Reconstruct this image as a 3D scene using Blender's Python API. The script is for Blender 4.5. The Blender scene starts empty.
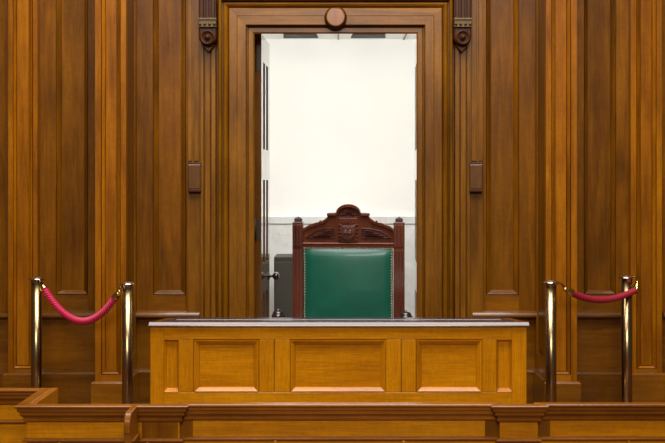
import bpy, bmesh, math, random
from mathutils import Vector, Matrix
random.seed(7)
PI = math.pi
scene = bpy.context.scene
COL = scene.collection

# ------------------------------------------------------------------ camera model (real metres)
F = 1072.5            # focal length in pixels of the 665x443 frame
D = 6.5               # camera distance to the panelled wall (plane Y = 0)
CX, CY, EYE = 336.0, 187.0, 1.5
def wx(px, d=D): return (px - CX) * d / F
def wz(py, d=D): return EYE + (CY - py) * d / F
def wy(d): return d - D

# ------------------------------------------------------------------ materials
def new_mat(name):
    m = bpy.data.materials.new(name); m.use_nodes = True
    nt = m.node_tree; b = nt.nodes['Principled BSDF']
    return m, nt, b
def srgb(r, g, b):
    f = lambda c: (c/255/12.92) if c/255 <= .04045 else ((c/255+.055)/1.055)**2.4
    return (f(r), f(g), f(b), 1)

def wood(name, dark, mid, light, axis='Z', rough=.36, coat=.25, coat_rough=.18, fine=1.0, bump=.12, vary=.10):
    m, nt, b = new_mat(name)
    N = nt.nodes.new; L = nt.links.new
    tc = N('ShaderNodeTexCoord'); geo = N('ShaderNodeNewGeometry')
    off = N('ShaderNodeVectorMath'); off.operation = 'SCALE'; off.inputs[0].default_value = (13.1, 7.7, 21.3)
    L(geo.outputs['Random Per Island'], off.inputs['Scale'])
    add = N('ShaderNodeVectorMath'); add.operation = 'ADD'
    L(tc.outputs['Object'], add.inputs[0]); L(off.outputs[0], add.inputs[1])
    def mapped(along, across):
        mp = N('ShaderNodeMapping')
        s = [across*fine]*3; s['XYZ'.index(axis)] = along*fine
        mp.inputs['Scale'].default_value = s
        L(add.outputs[0], mp.inputs['Vector']); return mp
    def noise(mp, scale, detail, dist=0.0, rough_=.55):
        n = N('ShaderNodeTexNoise'); n.inputs['Scale'].default_value = scale
        n.inputs['Detail'].default_value = detail; n.inputs['Distortion'].default_value = dist
        n.inputs['Roughness'].default_value = rough_
        L(mp.outputs[0], n.inputs['Vector']); return n
    n1 = noise(mapped(1.1, 13), 1.6, 5, .7)          # broad figure
    n2 = noise(mapped(5, 150), 1.5, 3, .2, .7)         # pores along the grain
    n3 = noise(mapped(1.3, 2.2), 1.0, 3, .3)           # slow mottling
    n4 = noise(mapped(42, 22), 1.0, 2, 1.2)            # short ray flecks
    ramp = N('ShaderNodeValToRGB')
    e = ramp.color_ramp.elements
    e[0].position = .28; e[0].color = dark; e[1].position = .74; e[1].color = light
    k = e.new(.5); k.color = mid
    mixf = N('ShaderNodeMath'); mixf.operation = 'MULTIPLY_ADD'
    L(n3.outputs['Fac'], mixf.inputs[0]); mixf.inputs[1].default_value = .55
    m1 = N('ShaderNodeMath'); m1.operation = 'MULTIPLY'; L(n1.outputs['Fac'], m1.inputs[0]); m1.inputs[1].default_value = .45
    L(m1.outputs[0], mixf.inputs[2]); L(mixf.outputs[0], ramp.inputs['Fac'])
    # pore streaks
    mr = N('ShaderNodeMapRange'); mr.inputs['From Min'].default_value = .3; mr.inputs['From Max'].default_value = .7
    mr.inputs['To Min'].default_value = .72; mr.inputs['To Max'].default_value = 1.1
    L(n2.outputs['Fac'], mr.inputs['Value'])
    mr4 = N('ShaderNodeMapRange'); mr4.inputs['From Min'].default_value = .35; mr4.inputs['From Max'].default_value = .7
    mr4.inputs['To Min'].default_value = .93; mr4.inputs['To Max'].default_value = 1.07
    L(n4.outputs['Fac'], mr4.inputs['Value'])
    mv = N('ShaderNodeMapRange'); mv.inputs['To Min'].default_value = 1-vary; mv.inputs['To Max'].default_value = 1+vary
    L(geo.outputs['Random Per Island'], mv.inputs['Value'])
    p1 = N('ShaderNodeMath'); p1.operation = 'MULTIPLY'; L(mr.outputs[0], p1.inputs[0]); L(mr4.outputs[0], p1.inputs[1])
    p2 = N('ShaderNodeMath'); p2.operation = 'MULTIPLY'; L(p1.outputs[0], p2.inputs[0]); L(mv.outputs[0], p2.inputs[1])
    sc_ = N('ShaderNodeVectorMath'); sc_.operation = 'SCALE'
    L(ramp.outputs['Color'], sc_.inputs[0]); L(p2.outputs[0], sc_.inputs['Scale'])
    L(sc_.outputs[0], b.inputs['Base Color'])
    b.inputs['Roughness'].default_value = rough; b.inputs['Specular IOR Level'].default_value = .15
    b.inputs['Coat Weight'].default_value = coat; b.inputs['Coat Roughness'].default_value = coat_rough
    bp = N('ShaderNodeBump'); bp.inputs['Strength'].default_value = bump; bp.inputs['Distance'].default_value = .002
    L(n2.outputs['Fac'], bp.inputs['Height']); L(bp.outputs[0], b.inputs['Normal'])
    return m

def wood3(name, dark, mid, light, **k):
    return [wood(name + '_upright', dark, mid, light, 'Z', **k), wood(name + '_level', dark, mid, light, 'X', **k)]

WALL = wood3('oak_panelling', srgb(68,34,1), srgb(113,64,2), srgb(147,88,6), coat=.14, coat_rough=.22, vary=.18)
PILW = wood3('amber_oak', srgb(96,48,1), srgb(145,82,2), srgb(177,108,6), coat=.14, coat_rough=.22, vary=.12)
CASW = wood3('casing_oak', srgb(78,42,2), srgb(122,73,5), srgb(154,97,13), coat=.25, coat_rough=.25, vary=.08)
DARKW = wood3('dark_oak', srgb(72,38,3), srgb(100,58,7), srgb(124,74,13), coat=.3)
DESKW = wood3('golden_oak', srgb(164,95,1), srgb(200,125,3), srgb(218,145,10), rough=.33, bump=.06, vary=.04, coat=.45, coat_rough=.2)
CAPW = wood3('reddish_oak', srgb(98,50,7), srgb(134,75,12), srgb(162,96,24), rough=.3, coat=.4)
PLAQW = wood3('plaque_wood', srgb(66,40,18), srgb(90,56,27), srgb(112,72,38), rough=.35)
TOPW = wood3('polished_desk_top', srgb(70,42,26), srgb(92,58,36), srgb(112,74,46), rough=.22, coat=1.0, coat_rough=.15, bump=.02)
DOORW = wood3('door_oak', srgb(66,36,12), srgb(94,56,20), srgb(114,72,30), rough=.2, coat=1.0, coat_rough=.06, bump=.02)
MAHOG = wood3('mahogany', srgb(56,22,9), srgb(94,41,18), srgb(126,62,30), rough=.26, coat=.8, bump=.05)
CARVW = wood3('polished_carving', srgb(58,28,22), srgb(88,46,36), srgb(116,66,52), rough=.2, coat=1.0, coat_rough=.14, bump=.05)
CORBW = wood3('stained_oak', srgb(44,20,5), srgb(66,32,8), srgb(86,44,13), rough=.4, coat=.08)

for m_ in (WALL[1], PILW[1]):
    b_ = m_.node_tree.nodes['Principled BSDF']; b_.inputs['Coat Weight'].default_value = .9; b_.inputs['Coat Roughness'].default_value = .17
def plain(name, col, rough=.5, metal=0, coat=0, nscale=0, namt=.0, bump=0, spec=.5):
    m, nt, b = new_mat(name); N = nt.nodes.new; L = nt.links.new
    b.inputs['Base Color'].default_value = col; b.inputs['Roughness'].default_value = rough
    b.inputs['Metallic'].default_value = metal; b.inputs['Coat Weight'].default_value = coat
    b.inputs['Specular IOR Level'].default_value = spec
    if nscale:
        tc = N('ShaderNodeTexCoord'); n = N('ShaderNodeTexNoise'); n.inputs['Scale'].default_value = nscale
        n.inputs['Detail'].default_value = 4
        L(tc.outputs['Object'], n.inputs['Vector'])
        mr = N('ShaderNodeMapRange'); mr.inputs['From Min'].default_value = .3; mr.inputs['From Max'].default_value = .7
        mr.inputs['To Min'].default_value = 1-namt; mr.inputs['To Max'].default_value = 1+namt
        L(n.outputs['Fac'], mr.inputs['Value'])
        s = N('ShaderNodeVectorMath'); s.operation = 'SCALE'; s.inputs[0].default_value = col[:3]
        L(mr.outputs[0], s.inputs['Scale']); L(s.outputs[0], b.inputs['Base Color'])
        if bump:
            bp = N('ShaderNodeBump'); bp.inputs['Strength'].default_value = bump; bp.inputs['Distance'].default_value = .002
            L(n.outputs['Fac'], bp.inputs['Height']); L(bp.outputs[0], b.inputs['Normal'])
    return m

GREEN = plain('green_leather', srgb(11,79,59), .36, nscale=9, namt=.16, bump=.0, coat=.1)
INSET = plain('desk_leather', srgb(30,32,46), .24, nscale=30, namt=.1)
BRASS = plain('aged_brass', srgb(172,142,100), .26, 1.0, nscale=14, namt=.15)
BRASSB = plain('bright_brass', srgb(226,190,110), .16, 1.0)
STEEL = plain('polished_cap', srgb(214,206,190), .14, 1.0)
GILT = plain('worn_gilt', srgb(92,68,34), .4, .4, nscale=60, namt=.25)
ROPE = plain('red_rope', srgb(190,30,70), .5, nscale=90, namt=.12)
ROPEB = plain('crimson_rope', srgb(150,18,40), .6, nscale=90, namt=.12)
IRON = plain('hinge_iron', srgb(62,46,32), .45, .5)
KNOBM = plain('dark_knob', srgb(44,26,20), .2, 0, coat=.6)
WHITE = plain('white_plaster', srgb(243,243,238), .85, nscale=2, namt=.015)
CABM = plain('cabinet_paint', srgb(56,54,45), .55, nscale=6, namt=.05)
FINIAL = plain('dark_finial', srgb(40,26,16), .55)
VENTM = plain('vent_dark', srgb(14,13,20), .6)
FLOORM = wood('floor_oak', srgb(70,42,20), srgb(98,62,30), srgb(120,80,42), 'X', rough=.35)

def stone_mat():
    m, nt, b = new_mat('pale_marble'); N = nt.nodes.new; L = nt.links.new
    tc = N('ShaderNodeTexCoord')
    n = N('ShaderNodeTexNoise'); n.inputs['Scale'].default_value = 3.2; n.inputs['Detail'].default_value = 8; n.inputs['Distortion'].default_value = 1.4
    L(tc.outputs['Object'], n.inputs['Vector'])
    r = N('ShaderNodeValToRGB'); e = r.color_ramp.elements
    e[0].position = .3; e[0].color = srgb(208,209,207); e[1].position = .72; e[1].color = srgb(228,229,227)
    k = e.new(.5); k.color = srgb(218,219,217)
    L(n.outputs['Fac'], r.inputs['Fac'])
    n2 = N('ShaderNodeTexNoise'); n2.inputs['Scale'].default_value = 2.3; n2.inputs['Detail'].default_value = 3; n2.inputs['Distortion'].default_value = 2.5
    L(tc.outputs['Object'], n2.inputs['Vector'])
    r2 = N('ShaderNodeValToRGB'); e = r2.color_ramp.elements
    e[0].position = .485; e[0].color = (0,0,0,1); e[1].position = .515; e[1].color = (0,0,0,1)
    k = e.new(.5); k.color = (.3,.3,.3,1)
    L(n2.outputs['Fac'], r2.inputs['Fac'])
    mx = N('ShaderNodeMix'); mx.data_type = 'RGBA'
    L(r2.outputs['Color'], mx.inputs[0]); L(r.outputs['Color'], mx.inputs[6]); mx.inputs[7].default_value = srgb(196,170,112)
    L(mx.outputs[2], b.inputs['Base Color']); b.inputs['Roughness'].default_value = .4
    return m
STONE = stone_mat()

# ------------------------------------------------------------------ mesh builder
class MB:
    def __init__(s): s.bm = bmesh.new()
    def face(s, vs, mat=0, smooth=False):
        try:
            f = s.bm.faces.new(vs)
        except ValueError:
            return None
        f.material_index = mat; f.smooth = smooth; return f
    def v(s, p): return s.bm.verts.new(p)
    def box(s, x0, x1, y0, y1, z0, z1, mat=0):
        if x0 > x1: x0, x1 = x1, x0
        if y0 > y1: y0, y1 = y1, y0
        if z0 > z1: z0, z1 = z1, z0
        c = [s.v((x, y, z)) for z in (z0, z1) for y in (y0, y1) for x in (x0, x1)]
        for q in ((0,1,3,2),(4,6,7,5),(0,4,5,1),(2,3,7,6),(0,2,6,4),(1,5,7,3)):
            s.face([c[i] for i in q][::-1] if False else [c[i] for i in q], mat)
    def hexa(s, pts, mat=0):          # 8 points, same order as box
        c = [s.v(p) for p in pts]
        for q in ((0,1,3,2),(4,6,7,5),(0,4,5,1),(2,3,7,6),(0,2,6,4),(1,5,7,3)):
            s.face([c[i] for i in q], mat)
    def ring(s, outer, inner, prof, mv=0, mh=1, fill=None, sides='LRTB', mp=None):
        """mitred moulding round a rectangle in XZ; prof = [(t, y)], outer->inner"""
        loops = []
        for t, y in prof:
            a = [outer[i] + (inner[i]-outer[i])*t for i in range(4)]   # x0,x1,z0,z1
            loops.append([(a[0],y,a[2]),(a[1],y,a[2]),(a[1],y,a[3]),(a[0],y,a[3])])
        names = 'BRTL'
        for k in range(4):
            if names[k] not in sides: continue
            prev = None
            for lp in loops:
                cur = (s.v(lp[k]), s.v(lp[(k+1)%4]))
                if prev: s.face([prev[0], prev[1], cur[1], cur[0]], mh if names[k] in 'BT' else mv)
                prev = cur
        if fill is not None:
            s.face([s.v(p) for p in loops[-1]], fill)
    def sweep(s, path, prof, mat=0, closed_ends=True, zbase=0.0, smooth=False):
        """prof = [(out, z)] swept along an XY path; out points to the right of travel"""
        n = len(path); rows = []
        for i, p in enumerate(path):
            p = Vector(p)
            if i == 0: d0 = d1 = (Vector(path[1])-p).normalized()
            elif i == n-1: d0 = d1 = (p-Vector(path[i-1])).normalized()
            else:
                d0 = (p-Vector(path[i-1])).normalized(); d1 = (Vector(path[i+1])-p).normalized()
            n0 = Vector((d0.y, -d0.x)); n1 = Vector((d1.y, -d1.x))
            mvec = (n0+n1)
            mvec = mvec/ (1+n0.dot(n1))
            rows.append([(p.x+mvec.x*o, p.y+mvec.y*o, zbase+z) for o, z in prof])
        for i in range(n-1):
            A = [s.v(q) for q in rows[i]]; B = [s.v(q) for q in rows[i+1]]
            for j in range(len(prof)-1):
                s.face([A[j], B[j], B[j+1], A[j+1]], mat, smooth)
        if closed_ends:
            s.face([s.v(q) for q in rows[0]], mat); s.face([s.v(q) for q in rows[-1]][::-1], mat)
    def prism(s, pts, y0, y1, mat=0):   # polygon in XZ, extruded in Y
        a = [s.v((x, y0, z)) for x, z in pts]; b = [s.v((x, y1, z)) for x, z in pts]
        s.face(a, mat); s.face(b[::-1], mat)
        for i in range(len(pts)):
            j = (i+1) % len(pts); s.face([a[i], b[i], b[j], a[j]], mat)
    def prism_x(s, pts, x0, x1, mat=0):  # polygon in YZ, extruded in X
        a = [s.v((x0, y, z)) for y, z in pts]; b = [s.v((x1, y, z)) for y, z in pts]
        s.face(a, mat); s.face(b[::-1], mat)
        for i in range(len(pts)):
            j = (i+1) % len(pts); s.face([a[i], b[i], b[j], a[j]], mat)
    def lathe(s, c, prof, seg=24, mat=0, axis='Z', smooth=True):
        """prof = [(r, h)] about an axis through c"""
        rows = []
        for r, h in prof:
            row = []
            for k in range(seg):
                a = 2*PI*k/seg; u, w = r*math.cos(a), r*math.sin(a)
                p = {'Z': (u, w, h), 'Y': (u, h, w), 'X': (h, u, w)}[axis]
                row.append(s.v((c[0]+p[0], c[1]+p[1], c[2]+p[2])))
            rows.append(row)
        for i in range(len(rows)-1):
            for k in range(seg):
                s.face([rows[i][k], rows[i][(k+1)%seg], rows[i+1][(k+1)%seg], rows[i+1][k]], mat, smooth)
        s.face(rows[0], mat); s.face(rows[-1], mat)
    def tube(s, pts, r, seg=12, mat=0, lobes=0, depth=0., turns=0., closed=False):
        pts = [Vector(p) for p in pts]; n = len(pts); rows = []
        up = Vector((0, 0, 1)); dist = 0
        for i, p in enumerate(pts):
            t = (pts[min(i+1, n-1)] - pts[max(i-1, 0)]).normalized()
            if i: dist += (p-pts[i-1]).length
            ref = up if abs(t.z) < .95 else Vector((1, 0, 0))
            a = t.cross(ref).normalized(); b = a.cross(t).normalized()
            rr = r[i] if isinstance(r, (list, tuple)) else r
            row = []
            for k in range(seg):
                th = 2*PI*k/seg
                q = rr*(1+depth*math.cos(lobes*th - turns*dist)) if lobes else rr
                row.append(s.v(p + a*q*math.cos(th) + b*q*math.sin(th)))
            rows.append(row)
        for i in range(n-1):
            for k in range(seg):
                s.face([rows[i][k], rows[i][(k+1)%seg], rows[i+1][(k+1)%seg], rows[i+1][k]], mat, True)
        s.face(rows[0], mat); s.face(rows[-1], mat)
    def build(s, name, mats, parent=None, origin=(0,0,0), bevel=0, seg=2, shift=None):
        bm = s.bm
        bmesh.ops.recalc_face_normals(bm, faces=bm.faces[:])
        o_ = Vector(origin)
        if parent is not None and shift is None: o_ = Vector(parent.location)
        if shift is not None: o_ = Vector(shift)
        bmesh.ops.translate(bm, verts=bm.verts[:], vec=-o_)
        me = bpy.data.meshes.new(name); bm.to_mesh(me); bm.free()
        for m in (mats if isinstance(mats, (list, tuple)) else [mats]): me.materials.append(m)
        ob = bpy.data.objects.new(name, me); COL.objects.link(ob)
        if parent is not None: ob.parent = parent
        elif shift is None: ob.location = o_
        if bevel:
            md = ob.modifiers.new('bevel', 'BEVEL'); md.width = bevel; md.segments = seg
            md.limit_method = 'ANGLE'; md.angle_limit = math.radians(40)
        return ob

def struct(o): o['kind'] = 'structure'; return o
def tag(o, label, cat, group=None):
    o['label'] = label; o['category'] = cat
    if group: o['group'] = group
    return o
def thing(name, label, cat, loc=(0,0,0), rz=0, group=None):
    o = bpy.data.objects.new(name, None); COL.objects.link(o)
    o.empty_display_size = .1
    o.location = loc; o.rotation_euler = (0, 0, rz)
    return tag(o, label, cat, group)
def child(ob, src, parent, loc):
    c = ob.copy(); COL.objects.link(c); c.parent = parent; c.location = loc; return c

# ------------------------------------------------------------------ the setting
def slab(name, m, *b, bevel=0):
    q = MB(); q.box(*b); return struct(q.build(name, m, bevel=bevel))
slab('floor', FLOORM, -4.2, 4.2, -6.9, 3.2, -.1, 0)

TOP = 3.3
# --- panelled wall (stiles, rails, panels as separate boards of one wall)
def bay(q, L, xs, side):
    """xs: stile start, mould outer, panel in, panel in, mould outer, stile end (pixels, left-hand side)"""
    X = (lambda p: wx(p)) if side < 0 else (lambda p: -wx(p))
    x = [X(p) for p in xs]
    zr, zb = wz(310.5), wz(317.5)
    q.box(x[0], x[1], 0, .1, zr-.02, TOP+.3)
    q.box(x[4], x[5], 0, .1, zr-.02, TOP+.3)
    q.box(x[1], x[4], 0, .1, zr-.02, wz(294.6), 1)
    q.box(x[1], x[4], 0, .1, TOP, TOP+.3, 1)
    o = (min(x[1], x[4]), max(x[1], x[4]), wz(294.6), TOP)
    i = (min(x[2], x[3]), max(x[2], x[3]), wz(290.2), TOP-.03)
    q.ring(o, i, [(0, 0), (0, .014), (.1, .014), (.12, -.003), (.2, -.003), (.84, .017), (.86, .03), (1, .03)], 0, 1, fill=0)
    # field below the dado rail and the skirting
    a, b = min(x[0], x[5]), max(x[0], x[5])
    q.box(a, b, .006, .1, 0, zr-.02, 1)

wl = MB()
for s in (-1, 1):
    bay(wl, 0, [30, 56, 61, 83, 88, 110], s)           # side bay
    bay(wl, 0, [-110, -60, -54, -16, -10, 12], s)      # next side bay, mostly out of frame
    bay(wl, 0, [124, 153, 158.5, 180, 186, 204], s)    # bay beside the doorway
# wall over and beside the doorway, behind the casing
wl.box(wx(203), wx(254)-.02, .0, .1, 0, TOP+.3); wl.box(wx(417)+.02, wx(469), .0, .1, 0, TOP+.3)
wl.box(wx(254)-.02, wx(417)+.02, .0, .1, 2.452, TOP+.3, 1)
wall_back = struct(wl.build('wall_back', WALL, bevel=.0015))
wb = MB()
wb.box(-4.2, wx(-112), 0, .1, 0, TOP+.3); wb.box(-wx(-112), 4.2, 0, .1, 0, TOP+.3)
struct(wb.build('wall_end', WALL))

# dado rails and skirtings
def pathx(a, b, y): return [(a, y), (b, y)]
rail_prof = [(0, wz(318.2)), (.014, wz(318)), (.034, wz(317.4)), (.042, wz(316.4)), (.043, wz(315.2)), (.040, wz(313.8)), (.033, wz(312.4)), (.022, wz(311.3)), (.01, wz(310.7)), (0, wz(310.5))]
n = 0
for s in (-1, 1):
    for a, b, yb in ((34, 100, 371.6), (-112, 10, 371.6), (130, 200, 369.6)):
        xa, xb = sorted((wx(a)*-s if s > 0 else wx(a), wx(b)*-s if s > 0 else wx(b)))
        n += 1
        q = MB(); q.sweep(pathx(xa, xb, .003), rail_prof, 0)
        struct(q.build('trim_%d' % n, [WALL[1]]))
        q = MB(); z = wz(yb)
        q.sweep(pathx(xa, xb, .006), [(0, 0), (.03, 0), (.03, z-.012), (.022, z-.004), (.016, z), (0, z)], 0)
        struct(q.build('baseboard_%s' % ['left', 'left_outer', 'left_inner', 'right', 'right_outer', 'right_inner'][n-1], [WALL[1]]))

# --- pilasters
def pilaster(q, x0, x1, yf, d, px_edges, pb, plinth, pl_edges, yb=.05):
    """px_edges: outer left, mould outer, field in, field in, mould outer, outer right"""
    e = [wx(p, d) for p in px_edges]; zt = TOP+.3
    zo, zi, zp = wz(pb[0], d), wz(pb[1], d), wz(plinth, d)
    q.box(e[0], e[1], yf, yb, zp-.03, zt); q.box(e[4], e[5], yf, yb, zp-.03, zt)
    q.box(e[1], e[4], yf, .05, zp-.03, zo, 1)
    q.ring((e[1], e[4], zo, TOP), (e[2], e[3], zi, TOP-.03),
           [(0, yf), (.02, yf+.02), (.16, yf+.02), (.19, yf-.002), (.28, yf-.002), (.78, yf+.012), (.8, yf+.026), (1, yf+.026), (1, yf+.014)], 0, 1, fill=0)
    q.box(e[1], e[4], yf, .05, TOP, zt, 1)
    l = [wx(p, d) for p in pl_edges]
    pr = [(0, 0), (.012, 0), (.012, zp-.012), (.006, zp-.004), (0, zp)]
    q.sweep([(l[0], .04), (l[0], yf-.012), (l[1], yf-.012), (l[1], .04)], pr, 3, closed_ends=False)
    q.box(l[0], l[1], yf-.012, .04, 0, zp-.001, 3)

DB = D/1.055; YB = DB-D
for k, m in enumerate((1, -1)):
    q = MB()
    mir = (lambda L: L) if m == 1 else (lambda L: [2*CX-p for p in reversed(L)])
    pilaster(q, 0, 0, YB, DB, mir([95, 101, 105.5, 116, 120.5, 126]), (374.6, 371.4), 381, mir([94, 126]), yb=YB+.04)
    # return face towards the doorway, with its own sunk panel
    xf = wx(126, DB)*1 if m == 1 else -wx(126, DB)
    xe = wx(95, DB)*m
    q.box(xf - m*.016, xe, YB+.041, .02, 0, TOP+.3, 2)  # return boards in the darker panelling oak, putting their shade into the colour
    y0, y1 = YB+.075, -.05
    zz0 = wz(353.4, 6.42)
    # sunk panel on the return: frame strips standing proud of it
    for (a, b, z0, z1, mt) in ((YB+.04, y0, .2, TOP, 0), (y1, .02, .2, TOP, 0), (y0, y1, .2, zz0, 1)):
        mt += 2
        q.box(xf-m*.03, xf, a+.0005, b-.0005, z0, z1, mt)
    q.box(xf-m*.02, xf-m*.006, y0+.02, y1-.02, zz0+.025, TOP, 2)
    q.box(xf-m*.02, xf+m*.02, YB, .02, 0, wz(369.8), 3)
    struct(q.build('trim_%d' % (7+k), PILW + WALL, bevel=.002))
q = MB(); pilaster(q, 0, 0, -.06, 6.44, [8, 13, 16.5, 28, 33, 37.5], (369, 365.5), 372.5, [6, 38])
struct(q.build('trim_9', PILW + WALL, bevel=.0015))
q = MB(); pilaster(q, 0, 0, -.06, 6.44, [631, 636.5, 641.5, 652, 656.5, 662], (369, 365.5), 372.5, [630, 664])
struct(q.build('trim_10', PILW + WALL, bevel=.0015))

# --- strips beside the door casing, fluted
for k, s in enumerate((0, 1)):
    X = (lambda p: wx(p, 6.45)) if s == 0 else (lambda p: wx(670.6-p, 6.45))
    q = MB()
    def bx(a, b, y, z0, z1, mt=0): q.box(X(a), X(b), y, .02, z0, z1, mt)
    bx(186.5, 200.5, -.022, .0, TOP+.3)
    bx(187.6, 191.4, -.03, wz(161, 6.45), TOP+.3); bx(193.4, 198.6, -.03, wz(161, 6.45), TOP+.3)
    bx(200.5, 203.5, -.046, 0, TOP+.3); bx(203.5, 205, -.028, 0, TOP+.3); bx(205, 210, -.05, 0, TOP+.3)
    bx(210, 211.4, -.028, 0, TOP+.3); bx(211.4, 215.5, -.046, 0, TOP+.3); bx(215.5, 218.5, -.01, 0, TOP+.3)
    struct(q.build('trim_%d' % (11+k), CASW, bevel=.002))

# --- moulded door casing, mitred at the head
q = MB(); dC = 6.42; u = dC/F
xl, xr, zt = wx(254, dC), wx(417, dC), wz(33, dC)
prof = [(4.6, .1), (0, -.045), (1.5, -.052), (5.5, -.052), (6.3, -.048), (6.8, -.04), (7.5, -.04), (7.8, -.07), (8.6, -.078), (16.5, -.078), (17, -.076), (17.5, -.078), (24.5, -.078),
        (25.2, -.074), (25.6, -.056), (26.2, -.064), (27.5, -.074), (29.2, -.079), (30.6, -.074), (31.6, -.056), (32.2, -.056), (32.6, -.086), (33.6, -.092), (35, -.09), (36, -.08), (36, .02)]
segs = {0: [], 1: [], 2: []}
for t, y in prof:
    t *= u
    P = [(xl-t, y, 0), (xl-t, y, zt+t), (xr+t, y, zt+t), (xr+t, y, 0)]
    for k in range(3): segs[k].append((P[k], P[k+1]))
for k in range(3):
    prev = None
    for a, b in segs[k]:
        cur = (q.v(a), q.v(b))
        if prev: q.face([prev[0], cur[0], cur[1], prev[1]], 1 if k == 1 else 0)
        prev = cur
struct(q.build('trim_13', CASW))
q = MB()     # entablature carried by the corbels, above the frame of the photograph
q.sweep([(wx(190), .0), (wx(190), -.1), (wx(480.6), -.1), (wx(480.6), .0)],
        [(0, 2.86), (.03, 2.88), (.03, 2.93), (.06, 2.98), (.06, 3.03), (0, 3.03)], 0)
q.box(wx(190), wx(480.6), -.1, .01, 2.86, 3.02, 0)
struct(q.build('trim_14', [WALL[1]]))

# --- door leaves standing open into the corridor
def leaf(name, width, thick, hinge, ang, mirror, knob):
    """leaf built along +Y from the hinge; its courtroom face looks to +X (mirror = -1: to -X)"""
    H = 2.45; m = mirror
    q = MB(); rails = [(.02, .16), (wz(287, 6.85)-.03+.0, wz(262, 6.85)), (wz(180, 6.85), wz(149.5, 6.85)), (wz(64, 6.85), H)]
    st = [(0, .1), (width/2-.035, width/2+.035), (width-.1, width)]
    for a, b in st: q.box(0, -m*thick, a, b, .01, H, 0)
    for z0, z1 in rails:
        for (a, b) in ((st[0][1], st[1][0]), (st[1][1], st[2][0])): q.box(0, -m*thick, a, b, z0, z1, 1)
    o = q.build(name, DOORW, bevel=.0012); struct(o)
    o.location = hinge; o.rotation_euler = (0, 0, ang)
    zz = [(rails[0][1], rails[1][0]), (rails[1][1], rails[2][0]), (rails[2][1], rails[3][0])]
    for (a, b) in ((st[0][1], st[1][0]), (st[1][1], st[2][0])):
        for z0, z1 in zz:
            p = MB(); t = .02
            loops = []
            for inset, x in ((0, -.001), (.002, -.008), (.012, -.012), (.02, -.022), (.026, -.022), (.05, -.012)):
                loops.append([(m*x, a+inset, z0+inset), (m*x, b-inset, z0+inset), (m*x, b-inset, z1-inset), (m*x, a+inset, z1-inset)])
            for i in range(len(loops)-1):
                for k in range(4):
                    j = (k+1) % 4
                    p.face([p.v(loops[i][k]), p.v(loops[i][j]), p.v(loops[i+1][j]), p.v(loops[i+1][k])], 0)
            p.face([p.v(w) for w in loops[-1]], 0)
            p.box(-m*.026, -m*(thick-.004), a, b, z0, z1)
            c = p.build('door_panel', [DOORW[0]], shift=(0, 0, 0)); c.parent = o
    for z0, z1 in ((wz(70, 6.62), wz(45, 6.62)), (wz(240, 6.62), wz(219, 6.62)), (.2, .36)):
        p = MB(); p.box(-m*.004, -m*(thick-.006), -.004, .01, z0, z1)
        p.tube([(-m*(thick-.008), -.003, z0), (-m*(thick-.008), -.003, z1)], .005, 8)
        c = p.build('hinge', [IRON], shift=(0, 0, 0)); c.parent = o
    if knob:
        z = wz(276.5, 7.05); yk = width-.055
        p = MB(); p.lathe((0, yk, z), [(.026, .0), (.026, .006), (.016, .008), (.009, .012), (.009, .026), (.018, .031), (.026, .041), (.028, .052), (.025, .063), (.014, .071), (.002, .073)], 20, axis='X')
        c = p.build('door_knob', [KNOBM], shift=(0, 0, 0)); c.parent = o
    return o
leaf('door_1', .5, .044, (wx(261.4, 6.64), wy(6.64), 0), -math.radians(2.2), 1, True)
leaf('door_2', .5, .044, (wx(417.4, 6.64), wy(6.64), 0), -math.radians(2.1), -1, False)

# --- corridor behind the doorway
YC = 3.0
slab('wall_far', WHITE, -1.6, 1.6, YC, YC+.1, 0, 2.81)
slab('wall_corridor_left', WHITE, -1.6, -1.5, .1, YC+.1, 0, 2.81)
slab('wall_corridor_right', WHITE, 1.5, 1.6, .1, YC+.1, 0, 2.81)
q = MB(); q.box(-1.6, 1.6, .1, YC+.1, 2.81, 2.9)
for x in (-.92, .02, .60, .74, 1.1): q.box(x-.006, x+.006, .1, YC, 2.802, 2.815, 1)
struct(q.build('ceiling', [WHITE, plain('ceiling_joint', srgb(150,148,138), .8)]))
zd = wz(216.5, 9.5)
q = MB(); q.sweep([(-1.5, YC), (1.5, YC)], [(0, .0), (.035, .0), (.035, zd-.07), (.05, zd-.06), (.05, zd), (0, zd)], 0)
struct(q.build('trim_15', [STONE]))
for nm, px in (('left', 300.5), ('right', 368.5)):
    q = MB(); x = wx(px, 9.3)
    q.hexa([(x-.135, 2.66, 2.803), (x+.135, 2.66, 2.803), (x-.15, 2.9, 2.803), (x+.15, 2.9, 2.803),
            (x-.14, 2.65, 2.81), (x+.14, 2.65, 2.81), (x-.155, 2.91, 2.81), (x+.155, 2.91, 2.81)])
    o = q.build('ceiling_vent', [VENTM], origin=(x, 2.8, 2.79), bevel=.001)
    tag(o, 'dark ceiling vent above the corridor, the %s of the two seen through the doorway' % nm, 'vent', 'ceiling vents in the corridor')

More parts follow.
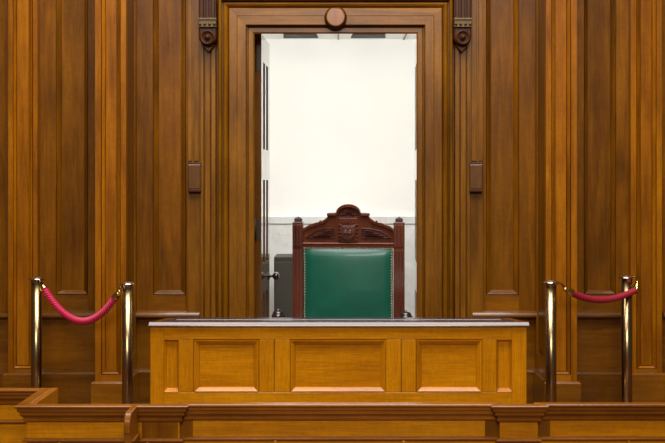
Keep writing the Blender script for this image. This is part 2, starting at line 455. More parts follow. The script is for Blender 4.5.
# dark cabinet against the corridor wall
cab = thing('cabinet', 'dark grey low cabinet in the corridor beside the door knob, behind the chair', 'cabinet', (-.16, 2.5, 0))
dcb = 8.8; x0, x1, zc = wx(274, dcb), .2, wz(256.8, dcb)
q = MB(); q.box(x0, x1, 2.3, 2.7, 0, zc-.025); q.build('body', [CABM], cab, bevel=.003)
q = MB(); q.box(x0, x1, 2.297, 2.7, zc-.025, zc); q.build('cabinet_top', [CABM], cab, bevel=.004)
for a, b in ((x0+.012, (x0+x1)/2-.004), ((x0+x1)/2+.004, x1-.012)):
    q = MB(); q.box(a, b, 2.284, 2.3, .06, zc-.045)
    d_ = q.build('cabinet_door', [CABM], cab, bevel=.003)
    hx = b-.04 if a < -.3 else a+.04
    q = MB(); q.lathe((hx-cab.location.x, 2.284-cab.location.y, .62), [(.006, 0), (.006, -.012), (.012, -.016), (.012, -.024), (.004, -.028)], 12, axis='Y')
    c = q.build('knob', [IRON], shift=(0, 0, 0)); c.parent = d_

# ------------------------------------------------------------------ fixed ornaments on the wall
for s, nm in ((0, 'left'), (1, 'right')):
    c0 = 207.6 if s == 0 else 462.7
    d0 = 6.38; ux = d0/F
    t = thing('corbel', 'dark carved scroll corbel with gilt band, at upper %s of the door casing' % nm, 'corbel', (wx(c0, d0), -.05, wz(50, d0)))
    xc = wx(c0, d0); z = lambda p: wz(p, d0)
    hw = 8.6*ux
    q = MB()   # fluted stem
    q.box(xc-hw, xc+hw, -.05, -.12, z(19), 2.86)
    for k in (-.66, 0, .66):
        q.box(xc+hw*(k-.2), xc+hw*(k+.2), -.11, -.138, z(19), 2.86)
    q.build('stem', [CORBW[0]], t, bevel=.004)
    q = MB()
    q.box(xc-hw*1.02, xc+hw*1.02, -.05, -.14, z(27.5), z(19))
    q.box(xc-hw*1.08, xc+hw*1.08, -.05, -.15, z(20.5), z(18.6))
    b_ = q.build('gilt_band', [GILT], t, bevel=.002)
    for k in (-.82, -.28, .28, .82):
        p = MB(); p.lathe((0, 0, 0), [(.001, -.014), (.007, -.011), (.0095, -.004), (.0095, .004)], 12, axis='Y')
        c = p.build('bead', [GILT], shift=(0, 0, 0)); c.parent = b_
        c.location = (xc+hw*k-t.location.x, -.14-t.location.y, z(24.6)-t.location.z)
    q = MB()   # scroll: rounded, wider volute seen from the front
    pts = []
    for k in range(25):
        a = PI*k/24
        pts.append((xc+hw*math.cos(a), z(37)-hw*.98*math.sin(a)))
    q.prism([(xc+hw, z(27.5)), ] + pts + [(xc-hw, z(27.5))], -.05, -.125)
    q.build('volute', [CORBW[0]], t, bevel=.008, seg=3)
    q = MB()
    q.lathe((xc, -.122, z(37.5)), [(hw*.86, 0), (hw*.86, -.014), (hw*.74, -.02), (hw*.62, -.012), (hw*.5, -.004), (hw*.34, -.006), (hw*.3, -.02), (hw*.16, -.028), (.001, -.03)], 28, axis='Y')
    q.build('rosette', [CORBW[0]], t)
    q = MB(); q.prism([(xc-hw*.75, z(44)), (xc, z(51.5)), (xc+hw*.75, z(44)), (xc, z(42))], -.05, -.085)
    q.build('pendant', [WALL[0]], t, bevel=.004)

for s, nm in ((0, 'left'), (1, 'right')):
    d0 = 6.42; c0 = 194 if s == 0 else 476.6; hw = 6.4*d0/F; xc = wx(c0, d0)
    t = thing('wooden_plaque', 'small dark wooden block fixed to the panelling %s of the doorway' % nm, 'plaque', (xc, -.022, wz(191, d0)))
    q = MB(); q.box(xc-hw, xc+hw, -.022, -.05, wz(190.5, d0), wz(163, d0)); q.build('back_block', [CORBW[0]], t, bevel=.003)
    q = MB(); q.ring((xc-hw, xc+hw, wz(189.6, d0), wz(164, d0)), (xc-hw*.86, xc+hw*.86, wz(188.4, d0), wz(165.4, d0)), [(0, -.05), (0, -.06), (1, -.066)], 0, 0, fill=0)
    q.build('raised_face', [PLAQW[0]], t)
    q = MB(); q.box(xc-hw*1.05, xc+hw*1.05, -.022, -.064, wz(191.8, d0), wz(189.2, d0)); q.build('bottom_lip', [CORBW[1]], t, bevel=.002)
    q = MB(); q.box(xc-hw*1.05, xc+hw*1.05, -.022, -.06, wz(164.6, d0), wz(162.2, d0)); q.build('top_lip', [CORBW[1]], t, bevel=.002)

xc, d0 = wx(335.6, 6.38), 6.38
t = thing('roundel', 'round turned wooden boss at the centre of the door head', 'ornament', (xc, -.078, wz(28, d0)))
R = 11.2*d0/F; zc_ = wz(17, d0)
def disc(q, r, y0, y1, r2):
    pts = []
    lim = R*.93
    for k in range(48):
        a = 2*PI*k/48; pts.append((r*math.cos(a), min(r*math.sin(a), lim*(r/R))))
    a_ = [q.v((xc+x, y0, zc_+z)) for x, z in pts]; b_ = [q.v((xc+x*r2/r, y1, zc_+z*r2/r)) for x, z in pts]
    for k in range(48):
        j = (k+1) % 48; q.face([a_[k], b_[k], b_[j], a_[j]], 0)
    return b_
q = MB(); disc(q, R, -.06, -.1, R); f = disc(q, R, -.1, -.118, R*.86); q.face(f)
q.build('rim', [CORBW[0]], t, bevel=.002)
q = MB(); disc(q, R*.86, -.112, -.121, R*.86); f = disc(q, R*.86, -.121, -.126, R*.78); q.face(f)
q.build('face', [CAPW[0]], t, bevel=.002)

# ------------------------------------------------------------------ desk
dd = 4.8; Yd = wy(dd)
DX0, DX1 = wx(150.2, dd), wx(526.6, dd)
desk = thing('bench_desk', 'golden oak panelled desk with dark leather writing top, in front of the green chair', 'desk', ((DX0+DX1)/2, Yd, 0))
zt = wz(325.5, dd)
q = MB()
Px = lambda p: wx(p, dd)
Pz = lambda p: wz(p, dd)
Yb = Yd+.45
z0p, z1p, z0i, z1i = Pz(392.4), Pz(339.5), Pz(387.2), Pz(345.3)
q.box(DX0, Px(163.8), Yd, Yd+.03, 0, zt); q.box(Px(512), DX1, Yd, Yd+.03, 0, zt)
q.box(Px(163.8), Px(512), Yd, Yd+.03, z1p, zt, 1); q.box(Px(163.8), Px(512), Yd, Yd+.03, 0, z0p, 1)
for a, b in ((178.6, 193.5), (259.2, 274), (274.5, 290), (386, 401), (401.5, 416), (482.3, 496.5)):
    q.box(Px(a), Px(b), Yd+.0005, Yd+.03, z0p, z1p, 0)
for a, b in ((DX0, DX0+.03), (DX1-.03, DX1)):
    k = -1 if a == DX0 else 1; sh = .055
    q.hexa([(a, Yd+.03, 0), (b, Yd+.03, 0), (a-k*sh, Yb, 0), (b-k*sh, Yb, 0), (a, Yd+.03, zt-.03), (b, Yd+.03, zt-.03), (a-k*sh, Yb, zt-.075), (b-k*sh, Yb, zt-.075)])
q.build('carcass', DESKW, desk, bevel=.0025)
pf = [(0, Yd+.012), (.1, Yd+.012), (.13, Yd-.002), (.24, Yd-.002), (.86, Yd+.013), (.9, Yd+.02), (1, Yd+.02)]
for a, b, e in ((193.5, 259.2, 6.2), (290, 386, 5.6), (416, 482.3, 6.2)):
    q = MB(); q.ring((Px(a), Px(b), z0p, z1p), (Px(a+e), Px(b-e), z0i, z1i), pf, 0, 1, fill=1)
    q.build('front_panel', DESKW, desk)
for a, b in ((163.8, 178.6), (496.5, 512)):
    q = MB(); q.ring((Px(a), Px(b), z0p, z1p), (Px(a+2.6), Px(b-1.8), Pz(388.6), Pz(342)), [(0, Yd), (.1, Yd-.002), (.2, Yd+.002), (.9, Yd+.016), (1, Yd+.018)], 0, 1, fill=0)
    q.build('side_strip_panel', DESKW, desk)
# top: sloping towards the chair, with a bullnose, a leather inset and a bead
dbk = 5.32; Ybk = wy(dbk)
q = MB()
zf, zk = Pz(321.6), wz(318.0, dbk)
xa, xb = Px(148.6), Px(529.2); xc0, xc1 = wx(167, dbk), wx(510, dbk)
nose = [(-.004, .0), (.0, -.0005), (.005, -.003), (.011, -.0085), (.0155, -.015), (.0165, -.018), (.012, -.0205), (.004, -.022), (0, -.026)]
q.sweep([(xa+.003, Yd), (xb-.003, Yd)], nose, 0, zbase=zf)
for e0, e1, sg in ((xa+.016, xc0, -1), (xb-.016, xc1, 1)):
    for o0, h0, o1, h1 in ((0, 0, .008, -.004), (.008, -.004, .0155, -.014)):
        q.hexa([(e0+sg*o0*.1, Yd, zf-.02), (e0+sg*o1, Yd-.0, zf-.02), (e1+sg*o0*.1, Ybk, zk-.02), (e1+sg*o1, Ybk, zk-.02),
                (e0+sg*o0, Yd, zf+h0), (e0+sg*o1, Yd, zf+h1), (e1+sg*o0, Ybk, zk+h0), (e1+sg*o1, Ybk, zk+h1)])
q.hexa([(xa+.014, Yd, zf-.02), (xb-.014, Yd, zf-.02), (xc0, Ybk, zk-.02), (xc1, Ybk, zk-.02),
        (xa+.014, Yd, zf), (xb-.014, Yd, zf), (xc0, Ybk, zk), (xc1, Ybk, zk)])
top = q.build('desk_top', [TOPW[1]], desk)
def on_top(t, frac, lift):     # t: 0 left .. 1 right, frac: 0 front .. 1 back
    f = Vector((xa+.014+(xb-xa-.028)*t, Yd, zf)); b = Vector((xc0+(xc1-xc0)*t, Ybk, zk))
    p = f.lerp(b, frac); p.z += lift; return p
def slabtop(name, t0, t1, f0, f1, h, mat):
    q = MB()
    pts = [on_top(t0, f0, .0), on_top(t1, f0, .0), on_top(t0, f1, .0), on_top(t1, f1, .0)]
    q.hexa([tuple(p) for p in pts] + [(p.x, p.y, p.z+h) for p in pts])
    c = q.build(name, [mat], shift=desk.location); c.parent = top; return c
slabtop('leather_inset', .03, .97, .03, .98, .003, INSET)
q = MB(); pa, pb_ = on_top(.055, .3, 0), on_top(.945, .3, 0)
q.sweep([(pa.x, pa.y), (pb_.x, pb_.y)], [(-.006, 0), (-.006, .006), (0, .006), (.002, .005), (.004, .002), (.004, -.002), (-.006, -.004)], 0, zbase=pa.z)
c = q.build('page_ledge', [TOPW[1]], shift=desk.location); c.parent = top

# ------------------------------------------------------------------ chair
ch = thing('throne_chair', 'tall carved mahogany armchair with green leather back in the doorway', 'chair', (.0717, -.35, 0), -math.radians(5.0))
S = 174.4
cx_ = lambda p: (p-348.6)/S
cz_ = lambda p: EYE+(CY-p)/S
def cb(q, name, mats, bevel=0, parent=None, seg=2):
    o = q.build(name, mats, shift=(0, 0, 0), bevel=bevel, seg=seg); o.parent = parent or ch; return o
ZS = .47
for x0, x1 in ((cx_(292.7), cx_(303.2)), (cx_(393.6), cx_(404.6))):
    q = MB(); q.box(x0, x1, -.03, .035, 0, cz_(222)); 
    po = cb(q, 'back_post', MAHOG, .003)
    w = x1-x0
    for k in (.2, .5, .8):
        p = MB(); p.box(x0+w*(k-.09), x0+w*(k+.09), -.044, -.028, cz_(246.5), cz_(224.5)); p.box(x0+w*(k-.1), x0+w*(k+.1), -.036, -.028, .62, cz_(250))
        cb(p, 'reed', [CARVW[0]], .003, po)
    p = MB(); xm = (x0+x1)/2
    p.box(xm-.021, xm+.021, -.02, .026, cz_(222.2), cz_(218.8))
    p.hexa([(xm-.02, -.018, cz_(218.8)), (xm+.02, -.018, cz_(219.4)), (xm-.02, .024, cz_(218.8)), (xm+.02, .024, cz_(219.4)),
            (xm-.013, -.011, cz_(217.6)), (xm+.013, -.011, cz_(217.6)), (xm-.013, .017, cz_(217.6)), (xm+.013, .017, cz_(217.6))])
    p.lathe((xm, .003, cz_(217.7)), [(.006, 0), (.006, .003), (.002, .006)], 8)
    cb(p, 'finial', [FINIAL], 0, po)
# crest board
xL, xR = cx_(303.0), cx_(393.6)
arch = []
for k in range(19):
    a = PI - PI*k/18; arch.append((cx_(348.6)+12.2/S*math.cos(a), cz_(213.6)+8.8/S*math.sin(a)))
def curve(p0, p1, p2, n=8):
    return [((1-t)**2*p0[0]+2*t*(1-t)*p1[0]+t*t*p2[0], (1-t)**2*p0[1]+2*t*(1-t)*p1[1]+t*t*p2[1]) for t in [k/n for k in range(n+1)]]
L1 = curve((303.0, 229.6), (309, 224.6), (319.5, 222.6)) 
L2 = [(319.6, 221.2), (321, 220.8), (321.6, 222.2)] + curve((322, 221.8), (326.5, 219.2), (328.6, 216.2))
left = [(cx_(x), cz_(y)) for x, y in L1+L2] + [(cx_(328.2), cz_(215.6)), (cx_(328.2), cz_(213.6)), (cx_(336.4), cz_(213.4))]
right = [(2*cx_(348.6)-x, z) for x, z in reversed(left)]
right = [(min(x, xR), z) for x, z in right]
outline = left + arch[1:-1] + right + [(xR, cz_(246.6)), (xL, cz_(246.6))]
q = MB(); q.prism(outline, -.012, .03)
crest = cb(q, 'crest_rail', MAHOG, .002)
# raised border following the top edge
q = MB()
edge = left + arch[1:-1] + right
for i in range(len(edge)-1):
    (xa_, za_), (xb_, zb_) = edge[i], edge[i+1]
    h = .012
    q.hexa([(xa_, -.026, za_-h), (xb_, -.026, zb_-h), (xa_, .033, za_-h), (xb_, .033, zb_-h),
            (xa_, -.026, za_+.004), (xb_, -.026, zb_+.004), (xa_, .033, za_+.004), (xb_, .033, zb_+.004)])
cb(q, 'crest_moulding', [MAHOG[1]], 0, crest)
for sg in (-1, 1):
    q = MB(); xa_ = cx_(348.6)+sg*13.0/S; xb_ = cx_(348.6)+sg*21.4/S
    q.box(xa_, xb_, -.03, .035, cz_(216), cz_(213.2)); cb(q, 'shoulder_cap', [MAHOG[1]], .003, crest)
# centre tablet
q = MB(); q.box(cx_(339.4), cx_(357.8), -.024, -.01, cz_(242.6), cz_(218)); tab = cb(q, 'carved_tablet', MAHOG, .002, crest)
q = MB(); q.box(cx_(341), cx_(356.2), -.03, -.02, cz_(219.6), cz_(218)); cb(q, 'tablet_bar', [MAHOG[1]], .001, tab) if False else q.bm.free()
def leafrelief(q, x, z, ang, ln, wd, y, h):
    n = 6; ca, sa = math.cos(ang), math.sin(ang)
    L_ = []; R_ = []; M_ = []
    for k in range(n+1):
        t = k/n; w = wd*math.sin(PI*(.08+.9*t))**.8*.5
        px_, pz_ = x+ca*ln*t, z+sa*ln*t
        L_.append(q.v((px_-sa*w, y, pz_+ca*w))); R_.append(q.v((px_+sa*w, y, pz_-ca*w))); M_.append(q.v((px_, y-h*math.sin(PI*(.1+.85*t)), pz_)))
    for k in range(n):
        q.face([L_[k], L_[k+1], M_[k+1], M_[k]], 0); q.face([M_[k], M_[k+1], R_[k+1], R_[k]], 0)
# shield, crown and mantling in relief
q = MB(); c0 = cx_(348.6)
sh = [(c0-5.6/S, cz_(225.4)), (c0, cz_(226.4)), (c0+5.6/S, cz_(225.4)), (c0+6/S, cz_(231)), (c0+4.6/S, cz_(236.4)), (c0, cz_(241.2)), (c0-4.6/S, cz_(236.4)), (c0-6/S, cz_(231))]
sh = [(c0+(x-c0)*1.3, cz_(233)+(z-cz_(233))*1.12) for x, z in sh]
q.prism(sh, -.036, -.02)
q.prism([(c0+(x-c0)*.82, cz_(232.6)+(z-cz_(232.6))*.82) for x, z in sh], -.043, -.03)
q.box(c0-.5/S, c0+.5/S, -.05, -.04, cz_(239.4), cz_(227)); q.box(c0-4.8/S, c0+4.8/S, -.05, -.04, cz_(232.6), cz_(231.4))
for k in range(6):
    a = k*PI/3; leafrelief(q, c0, cz_(231.8), a+.5, 4.6/S, 2.4/S, -.0425, .012)
cb(q, 'shield', CARVW, .002, tab)
q = MB()
for sg in (-1, 1):
    for k in range(5):
        leafrelief(q, c0+sg*7.0/S, cz_(226.0+3.2*k), PI/2-sg*(1.0+.3*k), 3.4/S, 2.4/S, -.023, .016)
for k in range(5):
    leafrelief(q, c0+(k-2)*2.2/S, cz_(225), PI/2-(k-2)*.22, 5/S, 2.0/S, -.023, .014)
cb(q, 'carved_leaves', [CARVW[0]], 0, tab)
q = MB()
for k in range(9):
    a = PI*(k+.5)/9
    leafrelief(q, c0+1.6/S*math.cos(a), cz_(215.4)+1.2/S*math.sin(a), a, 7.0/S, 2.2/S, -.013, .014)
for k in range(11):
    q.lathe((c0+(k-5)*1.75/S, -.018, cz_(217.2)), [(.0045, .006), (.0045, 0), (.003, -.004), (.0005, -.005)], 8, axis='Y')
for k in range(18):
    a0, a1 = PI*k/18, PI*(k+1)/18
    P_ = lambda a, r, y: (c0+r*10.4/S*math.cos(a), y, cz_(215.2)+r*8.2/S*math.sin(a))
    q.face([q.v(P_(a0, 1, -.012)), q.v(P_(a1, 1, -.012)), q.v(P_(a1, .95, -.028)), q.v(P_(a0, .95, -.028))])
    q.face([q.v(P_(a0, .95, -.028)), q.v(P_(a1, .95, -.028)), q.v(P_(a1, .86, -.012)), q.v(P_(a0, .86, -.012))])
cb(q, 'carved_lunette', [CARVW[0]], 0, crest)
# two wedge panels with carved leaves
for sg in (-1, 1):
    M = lambda p: c0+sg*abs(p-348.6)/S
    inner_, outer_ = M(334.8), M(306.4)
    frame = [(inner_, cz_(228.2)), (M(328), cz_(228.4)), (M(317), cz_(230.4)), (outer_, cz_(237.4)), (inner_, cz_(237.6))]
    q = MB()
    ctr = Vector((sum(p[0] for p in frame)/5, sum(p[1] for p in frame)/5))
    for i in range(5):
        a, b = Vector(frame[i]), Vector(frame[(i+1) % 5])
        a2, b2 = a+(ctr-a)*.08, b+(ctr-b)*.08
        a3, b3 = a-(ctr-a)*.07, b-(ctr-b)*.07
        q.face([q.v((a3.x, -.0125, a3.y)), q.v((b3.x, -.0125, b3.y)), q.v((b.x, -.022, b.y)), q.v((a.x, -.022, a.y))], 1)
        q.face([q.v((a.x, -.022, a.y)), q.v((b.x, -.022, b.y)), q.v((b2.x, -.012, b2.y)), q.v((a2.x, -.012, a2.y))], 1)
    for k in range(7):
        t = k/6
        x = M(332.5-17*t); zc2 = cz_(236.4)
        leafrelief(q, x, zc2-.002, PI/2+sg*(-.95+.0*t)*-1*-1, (6.8-4.4*t)/S*1.1, 2.8/S, -.0125, .02)
    for k in range(3):
        leafrelief(q, M(334.5), cz_(230.2+2.3*k), (PI if sg < 0 else 0)+(-sg)*(-.12+.05*k)*-1, (13+5*k)/S, 1.7/S, -.0125, .018)
    cb(q, 'carved_panel', CARVW, 0, crest)
q = MB(); q.box(xL-.004, xR+.004, -.02, .03, cz_(247.6), cz_(242.6)); q.box(xL-.004, xR+.004, -.028, .03, cz_(244.2), cz_(243))
cb(q, 'top_rail', [MAHOG[1]], .0025)
q = MB(); q.box(xL-.004, xR+.004, -.02, .03, .47, .56); cb(q, 'bottom_rail', [MAHOG[1]], .003)
# padded leather back
bx0, bx1, bz1, bz0 = cx_(303.6), cx_(392.8), cz_(247.4), .56
q = MB(); nx, nz = 20, 24; grid = []
for i in range(nx+1):
    row = []
    for j in range(nz+1):
        u_, v_ = i/nx, j/nz
        x = bx0+(bx1-bx0)*u_; zz = bz0+(bz1-bz0)*v_
        e = min(u_, 1-u_)*(bx1-bx0); g = min(v_, 1-v_)*(bz1-bz0)
        f = min(1, e/.035)*min(1, g/.035)
        bulge = .012*math.sin(PI/2*min(1, e/.035))*math.sin(PI/2*min(1, g/.035)) + .022*(4*u_*(1-u_))*(4*v_*(1-v_))**.5
        row.append(q.v((x, -.012-bulge, zz)))
    grid.append(row)
for i in range(nx):
    for j in range(nz): q.face([grid[i][j], grid[i+1][j], grid[i+1][j+1], grid[i][j+1]], 0, True)
q.box(bx0, bx1, -.01, .028, bz0, bz1)
pad = cb(q, 'back_cushion', [GREEN])
NAIL = plain('nail_brass', srgb(172,152,122), .35, 1.0)
spots = []
for k in range(33): spots.append((bx0+.007+(bx1-bx0-.014)*k/32, cz_(248.3)))
for k in range(1, 29):
    zz = cz_(248.3)-k*.0157
    spots += [(bx0+.007, zz), (bx1-.007, zz)]
first = None
for x, zz in spots:
    if first is None:
        q = MB(); q.lathe((0, 0, 0), [(.006, .006), (.006, 0), (.0045, -.0035), (.0008, -.005)], 8, axis='Y')
        first = cb(q, 'nail', [NAIL], 0, pad); first.location = (x, -.017, zz)
    else:
        child(first, None, pad, (x, -.017, zz))
# seat, arms, legs
q = MB(); q.box(-.3, .3, -.5, .0, .36, .43); cb(q, 'seat_frame', [MAHOG[1]], .006)
q = MB(); q.box(-.27, .27, -.49, -.02, .43, .5); cb(q, 'seat_cushion', [GREEN], .025, seg=4)
for sg in (-1, 1):
    q = MB(); q.lathe((sg*.27, -.46, 0), [(.022, 0), (.028, .03), (.02, .06), (.034, .12), (.036, .2), (.024, .26), (.034, .3), (.034, .37)], 16)
    cb(q, 'front_leg', [MAHOG[0]])
    q = MB(); xa_ = sg*.29; xf_ = .337 if sg > 0 else -.346
    q.lathe((sg*.318, -.39, 0), [(.022, .40), (.028, .46), (.018, .5), (.026, .58), (.026, .66), (.018, .68), (.026, .71)], 16)
    cb(q, 'arm_support', [MAHOG[0]])
    q = MB()
    q.tube([(xa_, .0, .72), (sg*.30, -.1, .718), (sg*.318, -.22, .712), (sg*.333, -.33, .715), (xf_, -.42, .725), (xf_, -.455, .722)], [.022, .024, .026, .03, .034, .026], 14)
    ar = cb(q, 'arm', [MAHOG[1]])
    q = MB(); zk_ = .804
    q.lathe((xf_, -.425, zk_), [(.02, -.06), (.024, -.03), (.034, 0), (.037, .008), (.031, .012), (.03, .016), (.028, .024), (.02, .031), (.008, .034), (.006, .04), (.002, .043)], 20)
    cb(q, 'arm_knob', [KNOBM], 0, ar)

# ------------------------------------------------------------------ rope barriers
def stanchion(px, py, label, d):
    x, y = wx(px, d), wy(d); zt_ = wz(py, d); r = 5.6*d/F
    t = thing('stanchion', label, 'rope post', (x, y, 0), group='brass rope posts')
    q = MB(); q.lathe((0, 0, 0), [(.16, 0), (.16, .012), (.15, .02), (.09, .035), (.05, .05), (r+.004, .06)], 40); o = q.build('base', [BRASS], shift=(0,0,0)); o.parent = t
    q = MB(); q.lathe((0, 0, 0), [(r*.96, .05), (r*.96, zt_-.02)], 40); o = q.build('pole', [BRASS], shift=(0,0,0)); o.parent = t
    q = MB(); q.lathe((0, 0, zt_), [(r, -.024), (r*1.02, -.006), (r*1.5, -.005), (r*1.52, -.001), (r*1.1, .003), (r*.9, .009), (r*.4, .012), (.002, .0125)], 40); o = q.build('cap', [STEEL], shift=(0,0,0)); o.parent = t
    return t, Vector((x, y, zt_)), r
dn, df = 5.92, 6.2
s1, p1, r1 = stanchion(36.4, 278.5, 'brass rope post in front of the panelling at far left', df)
s2, p2, r2 = stanchion(127.4, 283.5, 'brass rope post just left of the golden desk', dn)
s3, p3, r3 = stanchion(551, 282, 'brass rope post just right of the golden desk', dn)
s4, p4, r4 = stanchion(626.8, 277, 'brass rope post in front of the panelling at far right', df)
def rope(label, a, b, sag_px, mat, lob, depth, turns, rad):
    """a, b: rope ends in space (hook ends); middle passes through sag_px"""
    A, B = Vector(a), Vector(b)
    t = thing('barrier_rope', label, 'rope', ((A+B)/2)[:], group='red barrier ropes')
    dm = (A.y+B.y)/2+D
    M = Vector((wx(sag_px[0], dm), (A.y+B.y)/2, wz(sag_px[1], dm)))
    ctrl = 2*M-(A+B)/2
    n = 300
    pts = []
    for k in range(n+1):
        u_ = k/n; pts.append((1-u_)**2*A+2*u_*(1-u_)*ctrl+u_*u_*B)
    q = MB(); q.tube(pts, rad, 24, 0, lob, depth, turns)
    q.build('rope', [mat], t)
    return t, pts
def ferrule(t, p, dirn, post, capz):
    """brass sleeve on the rope end and the hook going to the post"""
    dirn = Vector(dirn).normalized(); p = Vector(p)
    q = MB(); q.tube([p-dirn*.012, p, p+dirn*.02, p+dirn*.036, p+dirn*.042], [.021, .022, .019, .011, .005], 16)
    f = q.build('ferrule', [BRASSB], t)
    e = p+dirn*.042; tgt = Vector((post.x, post.y, capz))
    h = tgt-e; h.z = 0; side = h.normalized()
    tip = Vector((post.x, post.y, 0))-side*.033; tip.z = capz
    top_ = (e+tip)/2; top_.z = max(e.z, capz)+.012
    pts = [((1-k/10)**2)*e+2*(k/10)*(1-k/10)*top_+(k/10)**2*tip for k in range(11)]
    q = MB(); q.tube(pts, .0065, 10); q.lathe(tuple(e), [(.004, -.011), (.011, -.006), (.012, 0), (.011, .006), (.004, .011)], 12)
    q.build('hook', [BRASSB], t)
e1 = (wx(44, 6.19), wy(6.19), wz(288.5, 6.19)); e2 = (wx(115.6, 5.93), wy(5.93), wz(297, 5.93))
t, pts = rope('pink red twisted rope hanging between the two left posts', e1, e2, (80, 321.2), ROPE, 3, .2, 380, .0185)
ferrule(t, pts[0], pts[0]-pts[3], p1, p1.z-.004); ferrule(t, pts[-1], pts[-1]-pts[-4], p2, p2.z-.012)
e1 = (wx(570.5, 5.94), wy(5.94), wz(292.0, 5.94)); e2 = (wx(636.4, 6.19), wy(6.19), wz(289.6, 6.19))
t, pts = rope('crimson rope hanging between the two right posts', e1, e2, (602.5, 299.8), ROPEB, 4, .045, 400, .0185)
ferrule(t, pts[0], pts[0]-pts[3], p3, p3.z-.008); ferrule(t, pts[-1], Vector((.12, 0, 1)), p4, p4.z-.004)

# ------------------------------------------------------------------ front barrier
d1, d2, d3 = 3.6, 3.575, 3.86
ZT = wz(404.6, d1-.031)
bar = thing('front_barrier', 'long oak panelled barrier with moulded cap rail across the foreground', 'barrier', (0, wy(d1), 0))
XA = wx(26.5, d2); XB = wx(179.5, d2)
pathf = [(wx(-160, d3), wy(d3)), (XA, wy(d3)), (XA, wy(d2)), (XB, wy(d2)), (XB, wy(d1)), (wx(498.6, d1), wy(d1)), (wx(498.6, d1), wy(d2)), (wx(536.2, d1), wy(d2)), (wx(536.2, d1), wy(d1)), (wx(830, d1), wy(d1))]
e = 3.6/F
cap = [(-.008, -.6), (-.008, -.002), (-.006, 0), (.026, 0), (.0285, -.002), (.0285, -.007), (.026, -.0095), (.0225, -.0105), (.0225, -.020), (.0205, -.022), (.0165, -.024), (.0165, -.0335), (.013, -.037), (.008, -.042), (.0065, -.0455), (.0095, -.0475), (.0095, -.054), (.006, -.057), (0, -.058), (0, -.6)]
q = MB(); q.sweep(pathf, [(o*1.1 if o > 0 else o, z) for o, z in cap if z > -.3] + [(-.008, -.058)], 0, zbase=ZT)
q.build('cap_rail', [CAPW[1]], bar)
q = MB(); q.box(XA+.0085, XA+.029, wy(d2)+.013, wy(d3)+.012, 0, ZT)
q.build('inner_board', [CAPW[0]], bar, bevel=.002)
q = MB(); q.sweep(pathf, [(-.008, -.06), (0, -.058), (0, -.121), (-.008, -.121)], 0, zbase=ZT)
q.build('frieze', [DESKW[1]], bar)
q = MB(); q.sweep(pathf, [(-.008, -.112), (.004, -.1125), (.0095, -.1155), (.0125, -.1195), (.011, -.1235), (.005, -.1255), (0, -.1256), (-.008, -.1255)], 0, zbase=ZT)
q.build('ledge_bead', [CAPW[1]], bar)
q = MB(); q.sweep(pathf, [(-.014, -.12), (-.002, -.12), (-.002, -ZT), (-.014, -ZT)], 0, zbase=ZT)
q.build('lower_board', [DESKW[1]], bar)
for a, b, dq in ((180.5, 193, d1), (485, 498.5, d1), (538, 550, d1), (142, 178, d2)):   # darker frieze strips; beside the piers their shade is put into the colour
    q = MB(); q.box(wx(a, dq), wx(b, dq), wy(dq)-.002, wy(dq)+.01, ZT-.1135, ZT-.057)
    q.build('frieze_dark_strip', [WALL[0]], bar)
for a in (275.5, 403.5, 628, 60, 148):
    q = MB(); dq = d1 if a > 180 else d2
    q.box(wx(a-1.3, dq), wx(a+1.3, dq), wy(dq)-.012, wy(dq)+.01, 0, ZT-.125)
    q.build('lower_stile', [DESKW[0]], bar, bevel=.002)

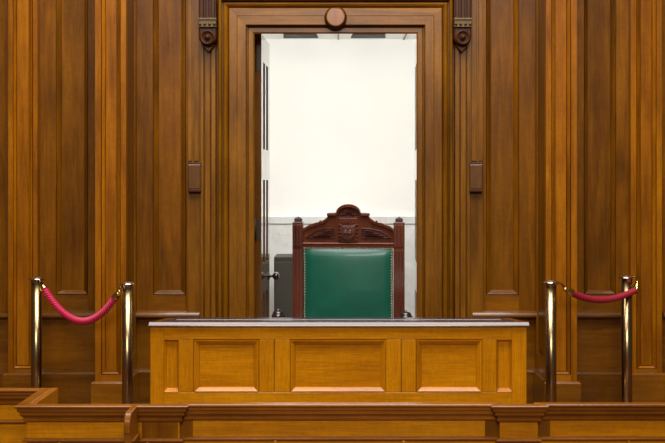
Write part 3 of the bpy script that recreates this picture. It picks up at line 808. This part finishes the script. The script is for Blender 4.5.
# partition end standing forward of the barrier
dp = 3.42; xp = wx(126.8, dp); hwp = 3.3*dp/F
part = thing('partition', 'narrow upright wooden divider with rounded front edge, left in front of the barrier', 'partition', (xp, wy(dp), 0))
y0, y1 = wy(dp), wy(d2)-.012
pts = [(y1-.0, 0), (y1, ZT-.06), (y1, ZT+.001)]
for k in range(9):
    a = PI/2*k/8; pts.append((y0+.03-.03*math.sin(a), ZT+.001-.045+.045*math.cos(a)))
pts += [(y0, ZT-.06), (y0+.004, ZT-.066), (y0+.006, 0)]
q = MB(); q.prism_x(pts, xp-hwp, xp+hwp)
q.build('end_panel', [CAPW[0]], part, bevel=.004, seg=3)
q = MB(); q.box(xp+hwp-.002, xp+hwp+.006, y0+.04, y1, ZT-.1, ZT-.092)
q.box(xp-hwp-.006, xp-hwp+.002, y0+.04, y1, ZT-.1, ZT-.092)
q.build('side_bead', [CAPW[1]], part, bevel=.002)

# ------------------------------------------------------------------ light
def area(name, loc, target, sx, sy, power, col=(1, 1, 1)):
    l = bpy.data.lights.new(name, 'AREA'); l.shape = 'RECTANGLE'; l.size = sx; l.size_y = sy; l.energy = power; l.color = col
    o = bpy.data.objects.new(name, l); COL.objects.link(o); o.location = loc
    o.rotation_euler = (Vector(target)-Vector(loc)).to_track_quat('-Z', 'Y').to_euler(); return o
area('skylight', (0, -2.9, 5.4), (0, -2.6, 0), 4.4, 3.8, 470, (.97, .985, 1))
area('front_fill', (0, -11.5, 5.6), (0, 0, 1.0), 4.0, 2.4, 520, (1, .97, .92))  # unseen fill light added behind the camera
area('corridor_lamp', (0, 1.5, 2.79), (0, 2.2, 0), 2.4, 1.4, 71, (1, .99, .97))
area('ceiling_fill', (0, 1.6, 2.55), (0, 2.0, 4), 2.4, .5, 19, (1, .99, .97))  # added out of sight over the door head, only to brighten the ceiling
w = bpy.data.worlds.new('hall_air'); scene.world = w; w.use_nodes = True
w.node_tree.nodes['Background'].inputs[0].default_value = (1, .86, .7, 1)
w.node_tree.nodes['Background'].inputs[1].default_value = .07

# ------------------------------------------------------------------ camera and view
cam = bpy.data.cameras.new('camera'); co = bpy.data.objects.new('camera', cam); COL.objects.link(co)
co.location = (0, -D, EYE); co.rotation_euler = (PI/2, 0, 0)
cam.sensor_width = 36; cam.sensor_fit = 'HORIZONTAL'; cam.lens = 36*F/665
cam.shift_x = -(CX-332.5)/665; cam.shift_y = -(221.5-CY)/665
scene.camera = co
vs = scene.view_settings
vs.view_transform = 'Standard'; vs.look = 'None'; vs.exposure = 0.0; vs.gamma = 1; vs.use_curve_mapping = False
scene.cycles.use_denoising = True
